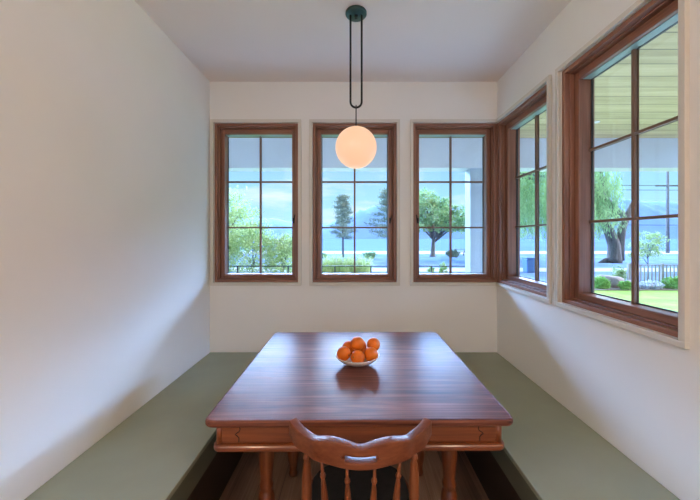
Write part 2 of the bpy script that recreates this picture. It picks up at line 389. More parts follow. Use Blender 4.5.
for sx in (-1, 1):                                   # scalloped corner joints on the near apron
    x0 = TX+sx*(HW-ai-.062); yy = TYc-hy+ai-.0002
    P2 = []; jt = MB()
    for dz, dx in ((-.024, 0.012), (-.029, .002), (-.034, -.005), (-.040, -.007), (-.047, -.004), (-.052, .004), (-.056, .008), (-.060, .002), (-.066, -.003), (-.078, -.003)):
        P2.append((x0+sx*dx, yy, TZ+dz))
    jt.tube(P2, .0017, 6)
    obj('corner_joint', jt, M['groove'], table)['label'] = 'dark scalloped joint line'
legprof = [(.017,0), (.022,.004), (.024,.02), (.019,.035), (.022,.06), (.029,.09), (.031,.12), (.026,.15), (.018,.175), (.016,.19), (.022,.2), (.023,.207),
           (.0175,.218), (.021,.24), (.030,.275), (.0325,.30), (.029,.33), (.0245,.345), (.0215,.352), (.0255,.362), (.026,.372),
           (.0215,.385), (.0225,.40), (.0265,.44), (.029,.47), (.0285,.50), (.026,.525), (.031,.535), (.033,.55), (.033,.62), (.033, TZ-.1045)]
for X_, Y_ in ((-.334, 1.21), (.352, 1.21), (-.334, 1.755), (.352, 1.755)):
    obj('leg', MB().lathe(legprof, (X_+.003, Y_, 0.0005), 28), M['leg'], table)

table.rotation_euler.z = math.radians(.45)

# ------------------------------------------------------------------ chair
CX = 0.0157
chair = thing('spindle_chair', 'brown wooden spindle-back chair pulled up to the table', 'chair', (CX, 0.98, 0))
Xs = [0, .0316, .0736, .118, .1358, .171, .194]
Ys = [.78, .782, .79, .810, .825, .85, .872]
Zt = [.776, .784, .7895, .780, .7776, .786, .796]
Zb = [.7256, .7266, .7306, .730, .7315, .737, .757]
def interp(x, A, B):
    x = abs(x)
    for i in range(len(A)-1):
        if x <= A[i+1]+1e-9:
            t = (x-A[i])/(A[i+1]-A[i])
            m0 = (B[i+1]-B[max(i-1,0)])/(A[i+1]-A[max(i-1,0)]) if i else 0
            m1 = (B[min(i+2,len(B)-1)]-B[i])/(A[min(i+2,len(B)-1)]-A[i]); h = A[i+1]-A[i]
            return (2*t**3-3*t*t+1)*B[i]+(t**3-2*t*t+t)*h*m0+(-2*t**3+3*t*t)*B[i+1]+(t**3-t*t)*h*m1
    return B[-1]
rail = MB(); NU = 60; us = [-.194+.388*i/NU for i in range(NU+1)]
SW = .042
us = sorted(set([round(u, 5) for u in us if abs(abs(u)-SW) > .006] + [s_*(SW-d_) for s_ in (-1, 1) for d_ in (0, .0012, .003, .0055)]))
def rp(u, j, back):
    zb, zt = interp(u, Xs, Zb), interp(u, Xs, Zt); y = interp(u, Xs, Ys)
    f = [0, .36, .70, 1][j]
    if 0 < j < 3: 
        g = abs(u)/SW
        if g <= 1.001:
            mid = .7495+.0035*g*g; hh = .0080*math.sqrt(max(.04, 1-max(0, (abs(u)-(SW-.0055))/.0055)**2))
            z = mid+(hh if j == 2 else -hh)
        else: z = zb+(zt-zb)*f*(1)+0
        if 1.001 < g < 1.6:
            k_ = (g-1)/.6; z = (.753+(.0016 if j == 2 else -.0016))*(1-k_)+z*k_
    else: z = zb+(zt-zb)*f
    rel = (z-.73)*0.10
    d = Vector((-0.9*u/0.19*0.85*abs(u/0.19)*(1 if abs(u) > 0 else 0), 1, 0)).normalized()
    th = .026
    return (CX+u+(d.x*th if back else 0), y-rel*0+(d.y*th if back else 0), z)
def rsolid(i, j): return 0 <= i < len(us)-1 and 0 <= j < 3 and not (j == 1 and abs((us[i]+us[i+1])/2) < SW)
for i in range(len(us)-1):
    for j in range(3):
        if not rsolid(i, j): continue
        a, b = us[i], us[i+1]
        q4 = lambda L: rail.add([rp(*x) for x in L], [(0,1,2,3)], True)
        q4([(a,j,0),(b,j,0),(b,j+1,0),(a,j+1,0)]); q4([(a,j,1),(b,j,1),(b,j+1,1),(a,j+1,1)])
        if not rsolid(i-1,j): q4([(a,j,0),(a,j+1,0),(a,j+1,1),(a,j,1)])
        if not rsolid(i+1,j): q4([(b,j,0),(b,j+1,0),(b,j+1,1),(b,j,1)])
        if not rsolid(i,j-1): q4([(a,j,0),(b,j,0),(b,j,1),(a,j,1)])
        if not rsolid(i,j+1): q4([(a,j+1,0),(b,j+1,0),(b,j+1,1),(a,j+1,1)])
key = {}; nv = []; mp = []
for p in rail.v:
    k = tuple(round(c, 5) for c in p)
    if k not in key: key[k] = len(nv); nv.append(p)
    mp.append(key[k])
rail.v = nv; rail.f = [tuple(mp[i] for i in f) for f in rail.f]
ro = obj('top_rail', rail, M['chair'], chair, .0045, 3)
def turned(name, a, b, prof, mat, parent):
    a, b = Vector(a), Vector(b)
    pts = [a.lerp(b, t) for t, r in prof]
    return obj(name, MB().tube(pts, [r for t, r in prof], 14), mat, parent)
sp_prof = [(0,.0038), (.12,.0042), (.155,.0045), (.165,.0070), (.18,.0076), (.195,.0066), (.205,.0048), (.28,.0068), (.42,.0092), (.55,.0095), (.8,.007), (1,.006)]
for sx in (-1, 1):
    for xt, xb in ((.099, .085), (.0345, .030)):
        yt = interp(xt, Xs, Ys)+.011
        turned('spindle', (CX+sx*xt, yt, interp(xt, Xs, Zb)+.006), (CX+sx*xb, .868, .446), sp_prof, M['chairz'], chair)
po_prof = [(0,.0065), (.06,.007), (.08,.0105), (.1,.011), (.115,.0075), (.16,.010), (.3,.0135), (.5,.014), (.7,.011), (.85,.009), (1,.009)]
for sx in (-1, 1):
    turned('back_post', (CX+sx*.139, .842, .742), (CX+sx*.150, .89, .446), po_prof, M['chairz'], chair)
def seat_outline(s=1.0, n=48):
    o = []
    for k in range(n):
        a = 2*PI*k/n; c, d = math.cos(a), math.sin(a)
        e_ = 2/3.6
        o.append((CX+s*.170*abs(c)**e_*(1 if c > 0 else -1), 1.015+s*.170*abs(d)**e_*(1 if d > 0 else -1)))
    return o
obj('seat', MB().slab(seat_outline(1.03), .418, .452), M['chair'], chair, .010, 3)
obj('cushion', MB().slab(seat_outline(.94), .4525, .474), M['cushion'], chair, .009, 3)['label'] = 'black seat cushion'
lp = [(0,.012), (.1,.013), (.16,.019), (.3,.020), (.42,.015), (.46,.018), (.5,.015), (.7,.016), (.85,.012), (1,.010)]
for sx in (-1, 1):
    for ya, yb in ((.905, .83), (1.12, 1.19)):
        turned('leg', (CX+sx*.12, ya, .417), (CX+sx*.165, yb, 0.006), lp, M['chairz'], chair)
    turned('stretcher', (CX+sx*.143, .868, .20), (CX+sx*.143, 1.155, .20), [(0,.008),(.5,.013),(1,.008)], M['chairz'], chair)
turned('stretcher', (CX-.143, 1.01, .20), (CX+.143, 1.01, .20), [(0,.008),(.5,.013),(1,.008)], M['chair'], chair)

# ------------------------------------------------------------------ bowl and oranges
BX, BY = 0.012, 1.352
bowl = MB()
bp_ = [(.0, 0), (.030, 0), (.031, .004), (.046, .007), (.070, .018), (.086, .031), (.0935, .040), (.0935, .042), (.0915, .042), (.084, .034), (.068, .022), (.044, .011), (.0, .009)]
bowl.lathe([(max(r, .0005), h) for r, h in bp_], (BX, BY, TZ+.0005), 48)
tag(obj('fruit_bowl', bowl, M['ceramic'], loc=(BX, BY, TZ)), 'shallow white bowl holding the oranges', 'bowl')
def orange_mb():
    mb = MB(); n = 24; m_ = 16; v = []
    for i in range(1, m_):
        a = PI*i/m_
        rr = math.sin(a); z = math.cos(a)*0.94
        z -= 0.06*math.exp(-(a/0.28)**2) ; z += 0.03*math.exp(-((PI-a)/0.25)**2)
        for k in range(n):
            b = 2*PI*k/n; w = 1+.008*math.sin(5*b)*rr
            v.append((rr*w*math.cos(b), rr*w*math.sin(b), z))
    f = [(i*n+k, i*n+(k+1)%n, (i+1)*n+(k+1)%n, (i+1)*n+k) for i in range(m_-2) for k in range(n)]
    f += [tuple(range(n))[::-1], tuple((m_-2)*n+k for k in range(n))]
    return mb.add([tuple(c*.0292 for c in p) for p in v], f, True)
def stem_mb():
    return MB().lathe([(.0005,-.0015),(.003,-.001),(.0032,.0005),(.0018,.0012),(.0005,.0012)], (0,0,.0256), 8)
# px, py in the photo became x (right), y (depth), z here
OR = [(-.056, -.022, .0525, 'leftmost orange, in front at the bowl\'s left rim'),
      (.0015, -.043, .0445, 'middle orange of the front row, lowest and nearest the chair'),
      (.056, -.026, .0510, 'front-row orange at right, below the rightmost raised orange'),
      (.000, .008, .0850, 'topmost middle orange resting above the front three'),
      (.0690, .026, .0740, 'orange set highest on the right rim of the bowl'),
      (-.036, .046, .0540, 'small sliver of orange peeking out behind the leftmost ones'),
      (.0120, .062, .0550, 'orange almost hidden at the back between the top middle and right oranges')]
stemm = flat('orange_stem', (.10, .12, .03), .8)
first = None
for i, (dx, dy, dz, lab) in enumerate(OR):
    if first is None:
        o = obj('orange', orange_mb(), M['orange']); s = obj('stem_button', stem_mb(), stemm, o); first = (o, s)
    else:
        o = first[0].copy(); C.objects.link(o); s = first[1].copy(); C.objects.link(s); s.parent = o
    o.location = (BX+dx, BY+dy, TZ+dz)
    o.rotation_euler = (R.uniform(1.2, 2.4), R.uniform(-.5, .5), R.uniform(-3, 3)); 
    tag(o, lab, 'orange', 'oranges in the bowl')

# ------------------------------------------------------------------ pendant lamp
PX, PY = 0.008, 1.64
lamp = thing('pendant_lamp', 'round opal glass pendant lamp on a long dark loop', 'lamp', (PX, PY, ZC))
obj('canopy', MB().lathe([(.050, -.0005), (.054, -.002), (.054, -.012), (.051, -.016), (.0005, -.017)], (PX, PY, ZC), 40), M['canopy'], lamp)
obj('canopy_clip', MB().box(PX-.0075, PX+.0075, PY-.010, PY+.010, ZC-.030, ZC-.017), M['metal'], lamp, .002)
lr = .0285; zb_ = 1.983; lz = ZC-.016
pts = [(PX-lr, PY, lz), (PX-lr, PY, zb_+.2)] + [(PX-lr*math.cos(a), PY, zb_-lr*math.sin(a)) for a in [PI*k/16 for k in range(17)]] + [(PX+lr, PY, zb_+.2), (PX+lr, PY, lz)]
obj('loop_rod', MB().tube(pts, .0052, 12), M['metal'], lamp)
GR, GZ = .1055, 1.750
hk = [(PX, PY-.0075, 1.951), (PX, PY-.006, 1.962), (PX, PY, 1.9655), (PX, PY+.006, 1.962), (PX, PY+.0075, 1.952), (PX, PY+.004, 1.940), (PX, PY, 1.930), (PX, PY, GZ+GR-.001)]
obj('hanger_stem', MB().tube([(PX, PY-.0085, 1.950)]+hk, .0030, 10), M['metal'], lamp)
obj('cap', MB().lathe([(.0005, .006), (.009, .006), (.011, .002), (.013, -.003), (.0005, -.003)][::-1], (PX, PY, GZ+GR), 20), M['metal'], lamp)
gl = MB(); prof = []
for i in range(33):
    a = -PI/2+PI*i/32; prof.append((max(.0008, GR*math.cos(a)), GR*math.sin(a)))
gl.lathe(prof, (PX, PY, GZ), 48)
obj('globe', gl, M['globe'], lamp)['label'] = 'glowing peach-coloured glass globe'

# ------------------------------------------------------------------ outdoors
GZ0 = -0.6
# porch
PH = 2.70; YBm = 4.54
struct('porch_deck', MB().box(-6, XL-WT, -1, YBm+.3, -.25, -.02).box(XL-WT, XR+WT, YB+WT, YBm+.3, -.25, -.02).box(XR+WT, 5.0, .3, YBm+.3, -.25, -.02), M['deck'])
struct('porch_ceiling', MB().box(XR+WT, 5.0, -.6, YBm, PH, PH+.1).box(-6, XR+WT, YB+WT, YBm, PH, PH+.1), M['soffit'], 'pale yellow-green plank ceiling over the porch')
struct('sky_block_roof', MB().box(-7, 5.3, -5, YBm+.5, PH+.11, PH+.3), M['outwall'])  # unseen slab added over everything to block the sky
struct('upper_wall', MB().box(XL-WT, XR+WT, YB+.01, YB+WT, ZC+.101, PH).box(XR+.01, XR+WT, 0.25, YB, ZC+.101, PH), M['outwall'])
bz = 2.28
struct('porch_beam', MB().box(-6, 5.05, YBm, YBm+.24, bz+.08, PH+.1).box(-6, 5.05, YBm-.0, YBm+.26, bz, bz+.08), M['beam'], 'pale grey-painted porch beam')
col = MB().box(1.64, 1.86, YBm+.02, YBm+.24, -.019, bz)
colo = struct('porch_post', col, M['post'], 'square pale porch post outside the corner', bevel=.006)
dl = thing('porch_downlight', 'small round light set in the plank ceiling of the porch', 'light', (2.92, 3.91, PH))
obj('housing', MB().lathe([(.05, -.0005), (.05, -.010), (.0005, -.010)], (2.92, 3.91, PH), 20), M['ceramic'], dl)

# ground
struct('lawn', MB().box(-14, 24, YBm+.5, 11.6, GZ0-.3, GZ0), M['grass'], 'bright green lawn')
struct('garden_bed', MB().box(-14, 24, 11.6, 13.2, GZ0-.3, GZ0+.02), M['soil'])
struct('shade_blue_ground', MB().box(-60, 110, 13.2, 38, GZ0-.4, GZ0-.03), M['shade_ground'])
struct('path', MB().box(-60, 110, 18.3, 20.5, GZ0-.03, GZ0-.015), M['beach'])
struct('beach', MB().box(-300, 500, 38, 46, GZ0-.6, GZ0+.02), M['beach'])
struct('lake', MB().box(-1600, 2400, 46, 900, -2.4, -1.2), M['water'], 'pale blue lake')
def ridge_h(x):
    # apparent height in px above horizon (238) at px column
    px = 354.5+322*x/900
    K = [(-400, 40), (-100, 30), (150, 22), (230, 20), (262, 22), (300, 17), (325, 15), (345, 20), (362, 31), (374, 34), (395, 38), (430, 33), (480, 28), (540, 34), (620, 40), (700, 34), (900, 30), (1300, 36)]
    for (a, b), (c, d) in zip(K, K[1:]):
        if px <= c: t = (px-a)/(c-a); t = max(0, min(1, t)); t = t*t*(3-2*t); return (b+(d-b)*t)*900/322
    return 30*900/322
hm = MB(); nx, ny = 220, 10
for j in range(ny+1):
    for i in range(nx+1):
        x = -1600+4000*i/nx; s = math.sin(PI/2*j/ny) if j <= ny else 1
        y = 880+ 240*j/ny
        h = ridge_h(x*900/ (880+240)) * s * (1120/900) * (0.96+0.04*math.sin(i*1.7+j)+.03*math.sin(i*.61))
        hm.v.append((x, y, h-2))
for j in range(ny):
    for i in range(nx):
        a = j*(nx+1)+i; hm.f.append((a, a+1, a+nx+2, a+nx+1)); hm.sm.append(True)
# back slope for solidity
o_ = len(hm.v)
for i in range(nx+1): x = -1600+4000*i/nx; hm.v.append((x, 1300, -2))
for i in range(nx): hm.f.append((ny*(nx+1)+i, ny*(nx+1)+i+1, o_+i+1, o_+i)); hm.sm.append(True)
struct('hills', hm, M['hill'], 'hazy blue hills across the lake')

def leaf_quads(mb, c, nrm, L, W, rnd):
    d = Vector((rnd.gauss(0,1), rnd.gauss(0,1), rnd.gauss(0,1)))
    u = nrm.cross(d)
    if u.length < 1e-4: u = Vector((1,0,0))
    u.normalize(); v = nrm.cross(u).normalized()
    o = len(mb.v)
    mb.v += [tuple(c-u*L), tuple(c+v*W), tuple(c+u*L), tuple(c-v*W)]
    mb.f.append((o, o+1, o+2, o+3)); mb.sm.append(False)
def rdir(rnd):
    v = Vector((rnd.gauss(0,1), rnd.gauss(0,1), rnd.gauss(0,1))); return v.normalized()
def crown(blobs, n, L, W, seed, clump=14, spread=.16):
    rnd = random.Random(seed); mb = MB(); tot = sum(b[3]*b[4]*b[5] for b in blobs)
    for (x, y, z, rx, ry, rz) in blobs:
        k = int(n*rx*ry*rz/tot/clump)
        for _ in range(k):
            d = rdir(rnd)*(rnd.random()**.30)
            c = Vector((x+d.x*rx, y+d.y*ry, z+d.z*rz)); s = spread*min(rx, rz)
            for _ in range(clump):
                p = c+Vector((rnd.gauss(0,s), rnd.gauss(0,s), rnd.gauss(0,s*.7)))
                leaf_quads(mb, p, rdir(rnd), L*rnd.uniform(.7,1.3), W*rnd.uniform(.7,1.3), rnd)
    return mb
def branches(mb, base, top, r0, tips, rnd):
    base, top = Vector(base), Vector(top)
    mid = base.lerp(top, .5)+Vector((rnd.uniform(-.1,.1), 0, 0))*(top-base).length*.4
    mb.tube([base-Vector((0,0,.03)), base+Vector((0,0,.15)), mid, top], [r0*1.35, r0, r0*.8, r0*.55], 10)
    for tpt in tips:
        tpt = Vector(tpt); st = base.lerp(top, rnd.uniform(.55, 1)); m2 = st.lerp(tpt, .5)+Vector((0,0,.12*(tpt-st).length))
        mb.tube([st, m2, tpt], [r0*.42, r0*.28, r0*.1], 7)

def tree(name, label, cat, base, blobs, trunk_top, r0, leafm, n, L, W, seed, group=None, trunk_name='trunk'):
    t = thing(name, label, cat, base, group)
    rnd = random.Random(seed); tips = []
    for b in blobs: tips += [(b[0]+rnd.uniform(-.5,.5)*b[3], b[1]+rnd.uniform(-.5,.5)*b[4], b[2]+rnd.uniform(-.2,.6)*b[5]) for _ in range(3)]
    mb = MB(); branches(mb, base, trunk_top, r0, tips, rnd); obj(trunk_name, mb, M['bark'], t)
    obj('foliage', crown(blobs, n, L, W, seed+1), leafm, t); return t

# shade tree seen through the third window
G = GZ0-.03
tree('shade_tree', 'round-crowned leafy tree by the lake in the third window', 'tree', (8.0, 33, G),
     [(7.7, 33, 3.6, 1.7, 1.7, 1.5), (6.3, 32.6, 2.7, 1.3, 1.3, .9), (6.0, 32.8, 4.0, 1.1, 1.1, .9), (9.8, 33, 2.9, 1.4, 1.4, 1.0), (7.3, 33, 5.3, 1.4, 1.4, 1.0), (9.0, 33.4, 4.6, 1.2, 1.3, .9),
      (10.4, 33.2, 4.2, .9, .9, .7), (11.4, 33.5, 2.7, 1.3, 1.2, .9), (12.2, 34, 3.4, 1.2, 1.3, 1.0), (8.4, 32.4, 2.3, 1.2, 1.0, .6)],
     (8.1, 33, 1.9), .26, M['leafb'], 12500, .12, .06, 3)
def pine(base, H, W, seed, label, lean=0):
    t = thing('pine_tree', label, 'tree', base, 'pines on the lake shore'); rnd = random.Random(seed)
    b = Vector(base); tr = MB(); tr.tube([b-Vector((0,0,.03)), b+Vector((lean*.3,0,H*.5)), b+Vector((lean,0,H*.98))], [.12, .08, .02], 8)
    lf = MB(); n = 36
    for i in range(n):
        f = .30+.68*i/n; z = H*f; rr = 1.25*W*(1-f)**.5*rnd.uniform(.5, 1.2)*(.75 if f < .38 else 1)
        a = i*2.4+rnd.uniform(-.4,.4)
        st = b+Vector((lean*f, 0, z)); e = st+Vector((rr*math.cos(a), rr*math.sin(a), rr*.12))
        tr.tube([st, st.lerp(e,.6)+Vector((0,0,-.03)), e], [.035*(1.1-f), .02*(1.1-f), .006], 5)
        for s in range(7):
            c = st.lerp(e, .35+.65*s/6)
            for _ in range(44):
                p = c+Vector((rnd.gauss(0,.19), rnd.gauss(0,.19), rnd.gauss(.03,.10)))
                leaf_quads(lf, p, rdir(rnd), .085, .026, rnd)
    obj('trunk', tr, M['bark'], t); obj('foliage', lf, M['pine'], t)
pine((-1.15, 32, G), 6.25, 1.30, 11, 'upright pine tree centred in the middle window')
pine((3.05, 28, G), 6.2, 1.9, 12, 'pine tree cut off by the right edge of the middle window')
tree('leafy_tree', 'yellow-green bushy tree at left in the first window', 'tree', (-5.9, 14, G),
     [(-6.3, 14, 2.2, 1.7, 1.4, 1.5), (-5.0, 14, 1.7, .95, 1.0, 1.15), (-6.6, 14, 3.2, 1.0, 1.0, .7), (-7.8, 14.2, 2.2, 1.3, 1.2, 1.6)], (-5.8, 14, 1.2), .14, M['leafa'], 13000, .06, .03, 21)
for x, y, rx, rz, lab, sd in ((-5.6, 12.9, 1.0, 1.15, 'pale green shrub below the yellow-green tree in the first window', 31),
                         (-4.05, 12.8, .95, 1.25, 'tall loose shrub across the middle of the first window', 32),
                         (-2.85, 12.9, .72, 1.0, 'shrub at the right edge of the first window', 33)):
    tree('garden_shrub', lab, 'shrub', (x, y, GZ0+.02), [(x, y, GZ0+rz+.05, rx, .7, rz), (x+.3, y, GZ0+rz*1.55, rx*.6, .5, rz*.55)], (x, y, GZ0+.8), .04, M['leafa'], 6000, .05, .02, sd, 'shrubs outside the first window', 'stem')

def blades(x, y, z, r, h, n, mat, seed, name, label, cat, group=None, tips=None):
    t = thing(name, label, cat, (x, y, z), group); rnd = random.Random(seed); mb = MB(); hd = MB()
    for _ in range(n):
        a = rnd.uniform(0, 2*PI); q = r*.45*math.sqrt(rnd.random()); bx_, by_ = x+q*math.cos(a), y+q*math.sin(a)
        hh = h*rnd.uniform(.6, 1); out = r*rnd.uniform(.2, 1)*.8; w = .012
        pts = [Vector((bx_+math.cos(a)*out*s*s, by_+math.sin(a)*out*s*s, z+hh*(s-.18*s*s*s)/.82)) for s in (0, .35, .7, 1)]
        px_ = Vector((-math.sin(a), math.cos(a), 0)); o = len(mb.v)
        for k, p in enumerate(pts):
            ww = w*(1, .9, .6, .1)[k]; mb.v += [tuple(p-px_*ww), tuple(p+px_*ww)]
        for k in range(3): mb.f.append((o+2*k, o+2*k+1, o+2*k+3, o+2*k+2)); mb.sm.append(True)
        if tips and rnd.random() < .5:
            for _ in range(5): leaf_quads(hd, pts[-1]+Vector((rnd.gauss(0,.02), rnd.gauss(0,.02), rnd.gauss(0,.04))), rdir(rnd), .025, .014, rnd)
    obj('blades', mb, mat, t)
    if tips and hd.v: obj('seed_heads', hd, tips, t)
gi = [(-1.05, 'at the left edge'), (-.72, 'second from the left edge'), (-.34, 'under the pine tree'), (.02, 'just right of the pine tree'), (.38, 'at the right end of the row')]
for k, (x, w) in enumerate(gi):
    blades(x, 11.9+.1*(k % 2), GZ0+.02, .36, 1.22-.06*(k == 4), 260, M['straw'], 50+k, 'ornamental_grass', 'straw-coloured ornamental grass seen low in the middle window, '+w, 'grass', 'ornamental grasses outside the middle window', M['leafa'])
for k, (x, h, w) in enumerate(((2.22, .95, 'left of the tree trunk'), (2.86, .8, 'under the tree trunk'), (3.30, .98, 'right of the tree trunk'))):
    y = 12.0
    tree('flowering_plant', 'slender pale-leaved plant low in the third window, '+w, 'plant', (x, y, GZ0+.02),
         [(x, y, GZ0+h*.62, .14, .14, h*.42)], (x, y, GZ0+h*.7), .012, M['leafa'], 900, .035, .018, 60+k, 'slender plants outside the third window', 'stem')
# distant dark bushes at the shore in the middle window
for k, (x, y, r, lab) in enumerate(((-3.1, 31, .42, 'dark green bush on the shore at the left of the middle window'), (1.35, 30, .62, 'dark green bush on the shore right of the pine tree'))):
    tree('shore_bush', lab, 'bush', (x, y, G), [(x, y, G+r*.5, r*1.1, r*.7, r*.5), (x+r*.5, y, G+r*.75, r*.6, r*.5, r*.4)], (x, y, G+r*.5), .05, M['leafb'], 1500, .06, .03, 70+k, None, 'stem')

# thin rail fence
rf = thing('rail_fence', 'thin dark rail fence with slim posts beyond the porch', 'fence', (.5, 10.2, GZ0))
r_ = MB(); r_.box(-5, 4.6, 10.18, 10.22, .385, .415); obj('rail', r_, M['metal'], rf, .004)
for k in range(4):
    z = -.38+.2*k; obj('wire', MB().tube([(-5, 10.2, z), (4.6, 10.2, z)], .004, 6), M['metal'], rf)
for x in (-4.9, -3.7, -2.1, -.62, .52, 2.44, 4.5): obj('post', MB().box(x-.02, x+.02, 10.175, 10.225, GZ0-.01, .384), M['metal'], rf, .004)

# picnic table on the shore
pt = thing('picnic_table', 'dark picnic table on the shore right of the round-crowned tree', 'table', (11.3, 34.3, G))
for k in range(3): obj('top_board', MB().box(10.5, 12.1, 34.0+.2*k, 34.18+.2*k, G+.72, G+.76), M['bark'], pt)
for sy in (-1, 1): obj('bench_seat', MB().box(10.5, 12.1, 34.28+sy*.62-.12, 34.28+sy*.62+.12, G+.42, G+.46), M['bark'], pt)
for x in (10.8, 11.8):
    for sy in (-1, 1): obj('leg', MB().tube([(x, 34.28+sy*.62, G), (x, 34.28+sy*.18, G+.72)], .05, 6), M['bark'], pt)
    obj('crossbar', MB().box(x-.03, x+.03, 33.55, 35.0, G+.36, G+.42), M['bark'], pt)
rk = thing('shore_bush', 'low dark bush beside the picnic table', 'bush', (9.8, 32.4, G)); 
obj('foliage', crown([(9.9, 32.4, G+.35, .7, .4, .34)], 2500, .07, .04, 91), M['pine'], rk)
obj('stem', MB().tube([(9.9, 32.4, G-.02), (9.9, 32.4, G+.4)], .05, 6), M['bark'], rk)

# blue bin in the corner window
bn = thing('lidded_bin', 'blue lidded bin standing outside the corner window', 'bin', (9.8, 18.0, GZ0-.03))
obj('body', MB().add([(9.55,17.8,G),(10.05,17.8,G),(10.05,18.25,G),(9.55,18.25,G),(9.5,17.75,G+.75),(10.1,17.75,G+.75),(10.1,18.3,G+.75),(9.5,18.3,G+.75)],
    [(3,2,1,0),(4,5,6,7),(0,1,5,4),(1,2,6,5),(2,3,7,6),(3,0,4,7)]), M['bin'], bn, .03)
obj('lid', MB().box(9.48, 10.12, 17.72, 18.33, G+.755, G+.84), M['bin'], bn, .03)

# willow
def willow():
    base = (20.2, 25, G); t = thing('willow_tree', 'large weeping willow with a thick gnarled trunk', 'tree', base); rnd = random.Random(5)
    tr = MB(); b = Vector(base)
    tr.tube([b+Vector((-.2,0,-.03)), b+Vector((0,0,.3)), b+Vector((-.05,0,1.4)), b+Vector((-.5,0,2.6)), b+Vector((-1.4,0,4.2))], [.66, .50, .42, .34, .22], 14)
    tr.tube([b+Vector((.25,0,.2)), b+Vector((.35,0,1.2)), b+Vector((.55,0,2.6)), b+Vector((1.4,0,4.6))], [.42, .34, .28, .18], 12)
    tr.tube([b+Vector((-.3,0,.1)), b+Vector((-.8,0,.15)), b+Vector((-1.3,-.1,-.02))], [.35, .2, .08], 8)
    cc = Vector((15.0, 25, 4.8)); lf = MB()
    for _ in range(12):
        e = cc+Vector((rnd.uniform(-4.6,4.2), rnd.uniform(-2.5,2.5), rnd.uniform(.6,2.2)))
        tr.tube([b+Vector((rnd.uniform(-1,1),0,3.6)), b.lerp(e,.6)+Vector((0,0,2.4)), e], [.2,.12,.04], 6)
    for i in range(560):
        a = rnd.uniform(0, 2*PI); q = math.sqrt(rnd.random())
        x = cc.x+5.3*q*math.cos(a); y = cc.y+3.2*q*math.sin(a); zt = cc.z+3.2*math.sqrt(max(0,1-q*q*.85))+rnd.uniform(-1.6,.1)
        zb = rnd.uniform(1.0, 3.2) if q > .45 else rnd.uniform(2.0, 3.6)
        if x > 20.2: zb = rnd.uniform(.5, 2.2)
        elif x > 19: zb = rnd.uniform(1.6, 2.6)
        z = zt; sx, sy = rnd.uniform(-.05,.05), rnd.uniform(-.05,.05)
        while z > zb:
            for _ in range(2):
                p = Vector((x+rnd.gauss(0,.07), y+rnd.gauss(0,.07), z)); o = len(lf.v)
                L = rnd.uniform(.09,.16); u = Vector((rnd.gauss(0,.4), rnd.gauss(0,.4), -1)).normalized(); v = u.cross(rdir(rnd)).normalized()*.028
                lf.v += [tuple(p-u*L), tuple(p+v), tuple(p+u*L), tuple(p-v)]; lf.f.append((o,o+1,o+2,o+3)); lf.sm.append(False)
            z -= .13; x += sx*.3; y += sy*.3
    obj('trunk', tr, M['bark'], t); obj('foliage', lf, M['willow'], t)
willow()

# garden outside the right-hand window
def bush(name, lab, cat, x, y, rx, rz, mat, n, sd, group=None, L=.035, W=.02):
    t = thing(name, lab, cat, (x, y, GZ0+.02), group)
    obj('foliage', crown([(x, y, GZ0+rz*.8, rx, rx*.7, rz), (x+rx*.4, y-.05, GZ0+rz*.9, rx*.6, rx*.5, rz*.7)], n, L, W, sd), mat, t)
    obj('stem', MB().tube([(x, y, GZ0), (x, y, GZ0+rz)], .02, 6), M['bark'], t)
bush('border_shrub', 'bright green shrub at the left end of the garden border', 'shrub', 9.15, 11.95, .27, .25, M['shrub'], 2200, 80, 'shrubs along the lawn edge')
bush('border_shrub', 'bright green shrub in front of the boulder', 'shrub', 9.85, 11.72, .20, .19, M['shrub'], 1800, 81, 'shrubs along the lawn edge')
bush('border_shrub', 'wide green shrub by the right edge of the window', 'shrub', 11.9, 12.0, .42, .24, M['shrub'], 2400, 82, 'shrubs along the lawn edge')
bush('flowering_shrub', 'low shrub covered in whitish blooms against the picket fence', 'shrub', 11.0, 11.95, .38, .17, M['flower'], 2400, 83)
bush('border_shrub', 'loose pale shrub between the willow trunk and the window bar', 'shrub', 10.62, 12.95, .30, .44, M['leafa'], 1100, 84, 'shrubs along the lawn edge')
def boulder(x, y, r, sd, lab):
    rnd = random.Random(sd); bm = bmesh.new(); bmesh.ops.create_icosphere(bm, subdivisions=3, radius=1)
    ax = [rdir(rnd) for _ in range(9)]
    mb = MB()
    for v in bm.verts:
        p = v.co.copy()
        for a in ax:
            d = p.dot(a)
            if d > .72: p -= a*(d-.72)*.8
        mb.v.append((x+p.x*r*1.35, y+p.y*r, GZ0+.02+r*.5+p.z*r*.75))
    for f in bm.faces: mb.f.append(tuple(v.index for v in f.verts)); mb.sm.append(False)
    bm.free(); tag(obj('boulder', mb, M['rock']), lab, 'rock', 'boulders in the garden border')
boulder(9.80, 12.42, .40, 1, 'larger reddish boulder behind the green shrubs')
boulder(10.50, 12.25, .22, 2, 'smaller boulder at the foot of the pale shrub')
tree('young_tree', 'slender young tree with sparse pale leaves behind the picket fence', 'tree', (12.1, 13.3, G),
     [(12.1, 13.3, 1.05, .50, .4, .62), (11.7, 13.3, .75, .36, .3, .42), (12.5, 13.3, 1.2, .34, .3, .36)], (12.1, 13.3, .9), .03, M['leafa'], 1700, .045, .024, 95)
